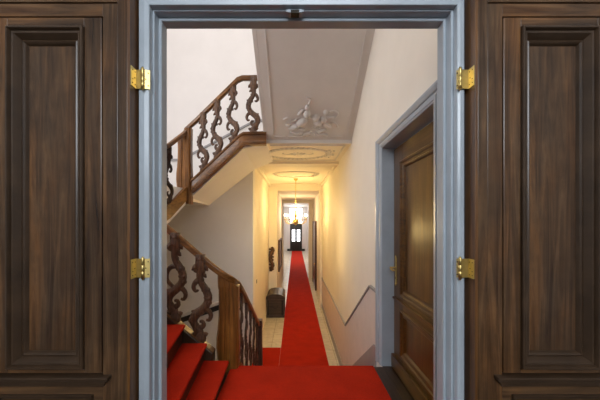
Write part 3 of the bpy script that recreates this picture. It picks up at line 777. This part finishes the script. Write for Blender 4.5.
# ---------------------------------------------------------------- chandelier
cxx, cyy = .02, 8.45
cd = empty('chandelier', (cxx, cyy, -.05), 'brass chandelier with lit candle bulbs hanging in the corridor', 'chandelier')
b = nb(); lathe(b, [(.001, 1.25), (.06, 1.248), (.055, 1.22), (.02, 1.19), (.012, 1.17)], (cxx, cyy, 0)); obj('canopy', b, 'brass', cd, 0, True)
b = nb(); tube(b, [(cxx, cyy, 1.18), (cxx, cyy, .30)], .008, 8)
for k in range(14): ell(b, (cxx, cyy, .34 + k * .06), (.013, .013, .018), None, 8)
obj('rod', b, 'brass', cd, 0, True)
b = nb(); lathe(b, [(.005, .36), (.03, .33), (.02, .28), (.035, .24), (.05, .2), (.025, .15), (.03, .11), (.075, .07), (.085, .03), (.06, -.01), (.03, -.03), (.022, -.05), (.001, -.07)], (cxx, cyy, 0), 20)
obj('body', b, 'brass', cd, 0, True)
NA = 8
for k in range(NA):
    an = 2 * PI * k / NA + .2; c, s = math.cos(an), math.sin(an)
    f = lambda r, z: (cxx + c * r, cyy + s * r, z)
    b = nb(); tube(b, smoothpath([f(.06, .05), f(.13, -.01), f(.22, -.02), f(.29, .03), f(.31, .09)]), .008, 6)
    tube(b, smoothpath([f(.1, .02), f(.13, .08), f(.18, .10), f(.2, .06), f(.17, .05)]), .006, 6)
    a = obj('arm', b, 'brass', cd, 0, True)
    b = nb(); lathe(b, [(.005, .085), (.035, .095), (.04, .105), (.01, .10)], f(.31, 0), 10); obj('drip_pan', b, 'brass', a, 0, True)
    b = nb(); lathe(b, [(.011, .10), (.011, .18), (.009, .182)], f(.31, 0), 8); obj('candle_sleeve', b, 'candle', a, 0, True)
    b = nb(); lathe(b, [(.004, .182), (.015, .20), (.016, .215), (.008, .245), (.001, .262)], f(.31, 0), 8); obj('bulb', b, 'bulb', a, 0, True)
# round plaster rose in corridor ceiling
b = nb(); ccy = 7.7
for a, c, r in ((.6, .45, .012), (.5, .36, .007)):
    tube(b, [(cxx + a * math.cos(2 * PI * k / 40), ccy + c * math.sin(2 * PI * k / 40), 1.248) for k in range(41)], r, 6)
for k in range(24):
    an = 2 * PI * k / 24; ell(b, (cxx + .55 * math.cos(an), ccy + .4 * math.sin(an), 1.247), (.04, .02, .012), Matrix.Rotation(an * 2, 4, 'Z'), 8)
tag(obj('ceiling_rose', b, 'soffit', None, 0, True), 'oval stucco ornament on the corridor ceiling in front of the chandelier', 'ceiling ornament')

# ---------------------------------------------------------------- lights
def area(n, loc, rot, sx, sy, e, col):
    l = bpy.data.lights.new(n, 'AREA'); l.shape = 'RECTANGLE'; l.size = sx; l.size_y = sy; l.energy = e; l.color = col
    o = bpy.data.objects.new(n, l); C.objects.link(o); o.location = loc; o.rotation_euler = rot; return o
def point(n, loc, e, col, r=.1):
    l = bpy.data.lights.new(n, 'POINT'); l.energy = e; l.color = col; l.shadow_soft_size = r
    o = bpy.data.objects.new(n, l); C.objects.link(o); o.location = loc; return o
area('skylight_daylight', (-1.2, 3.5, ZT + .02), (0, 0, 0), 2.9, 2.4, 66, (.97, .98, 1))
area('front_window_daylight', (0, -3.15, 1.85), (PI / 2, 0, 0), 2.6, 1.4, 150, (.86, .93, 1))
area('stair_side_fill', (XH - .02, 3.4, 1.8), (0, -PI / 2, 0), 2.3, 2.1, 44, (.97, .98, 1))  # fill light from the added side window
point('chandelier_light', (cxx, cyy, .45), 46, (1, .71, .27), .12)
point('hall_warm_fill', (.02, 5.75, -.15), 21, (1, .70, .27), .15)  # added warm fill without a fixture, yellows the gallery ceiling and walls
point('corridor_warm_fill', (.02, 12.3, .3), 40, (1, .74, .42), .2)  # added warm glow for the corridor walls, no fixture behind it
area('entrance_daylight', (.05, 29.2, .6), (-PI / 2, 0, 0), 1.1, 1.2, 40, (.95, .97, 1))
point('entrance_point_light', (.05, 22, .9), 160, (1, .93, .82), .3)  # near-white point light in the far vestibule, no fixture modelled

w = bpy.data.worlds.new('w'); bpy.context.scene.world = w; w.use_nodes = True
w.node_tree.nodes['Background'].inputs[0].default_value = (.8, .85, .9, 1); w.node_tree.nodes['Background'].inputs[1].default_value = .3

cam = bpy.data.cameras.new('camera'); co = bpy.data.objects.new('camera', cam); C.objects.link(co)
cam.sensor_width = 36; cam.lens = 18.0; cam.clip_start = .05
cam.shift_x = 5 / 600; cam.shift_y = 23 / 600
co.location = (0, 0, 0); co.rotation_euler = (PI / 2, 0, 0)
bpy.context.scene.camera = co
for o in list(bpy.data.objects):
    if o.parent is None: o.location.z += 2.75
vs = bpy.context.scene.view_settings
bpy.context.scene.display_settings.display_device = 'sRGB'
vs.view_transform = 'Standard'; vs.look = 'None'; vs.gamma = 1; vs.use_curve_mapping = False; vs.exposure = 0.0
bpy.context.scene.cycles.max_bounces = 8
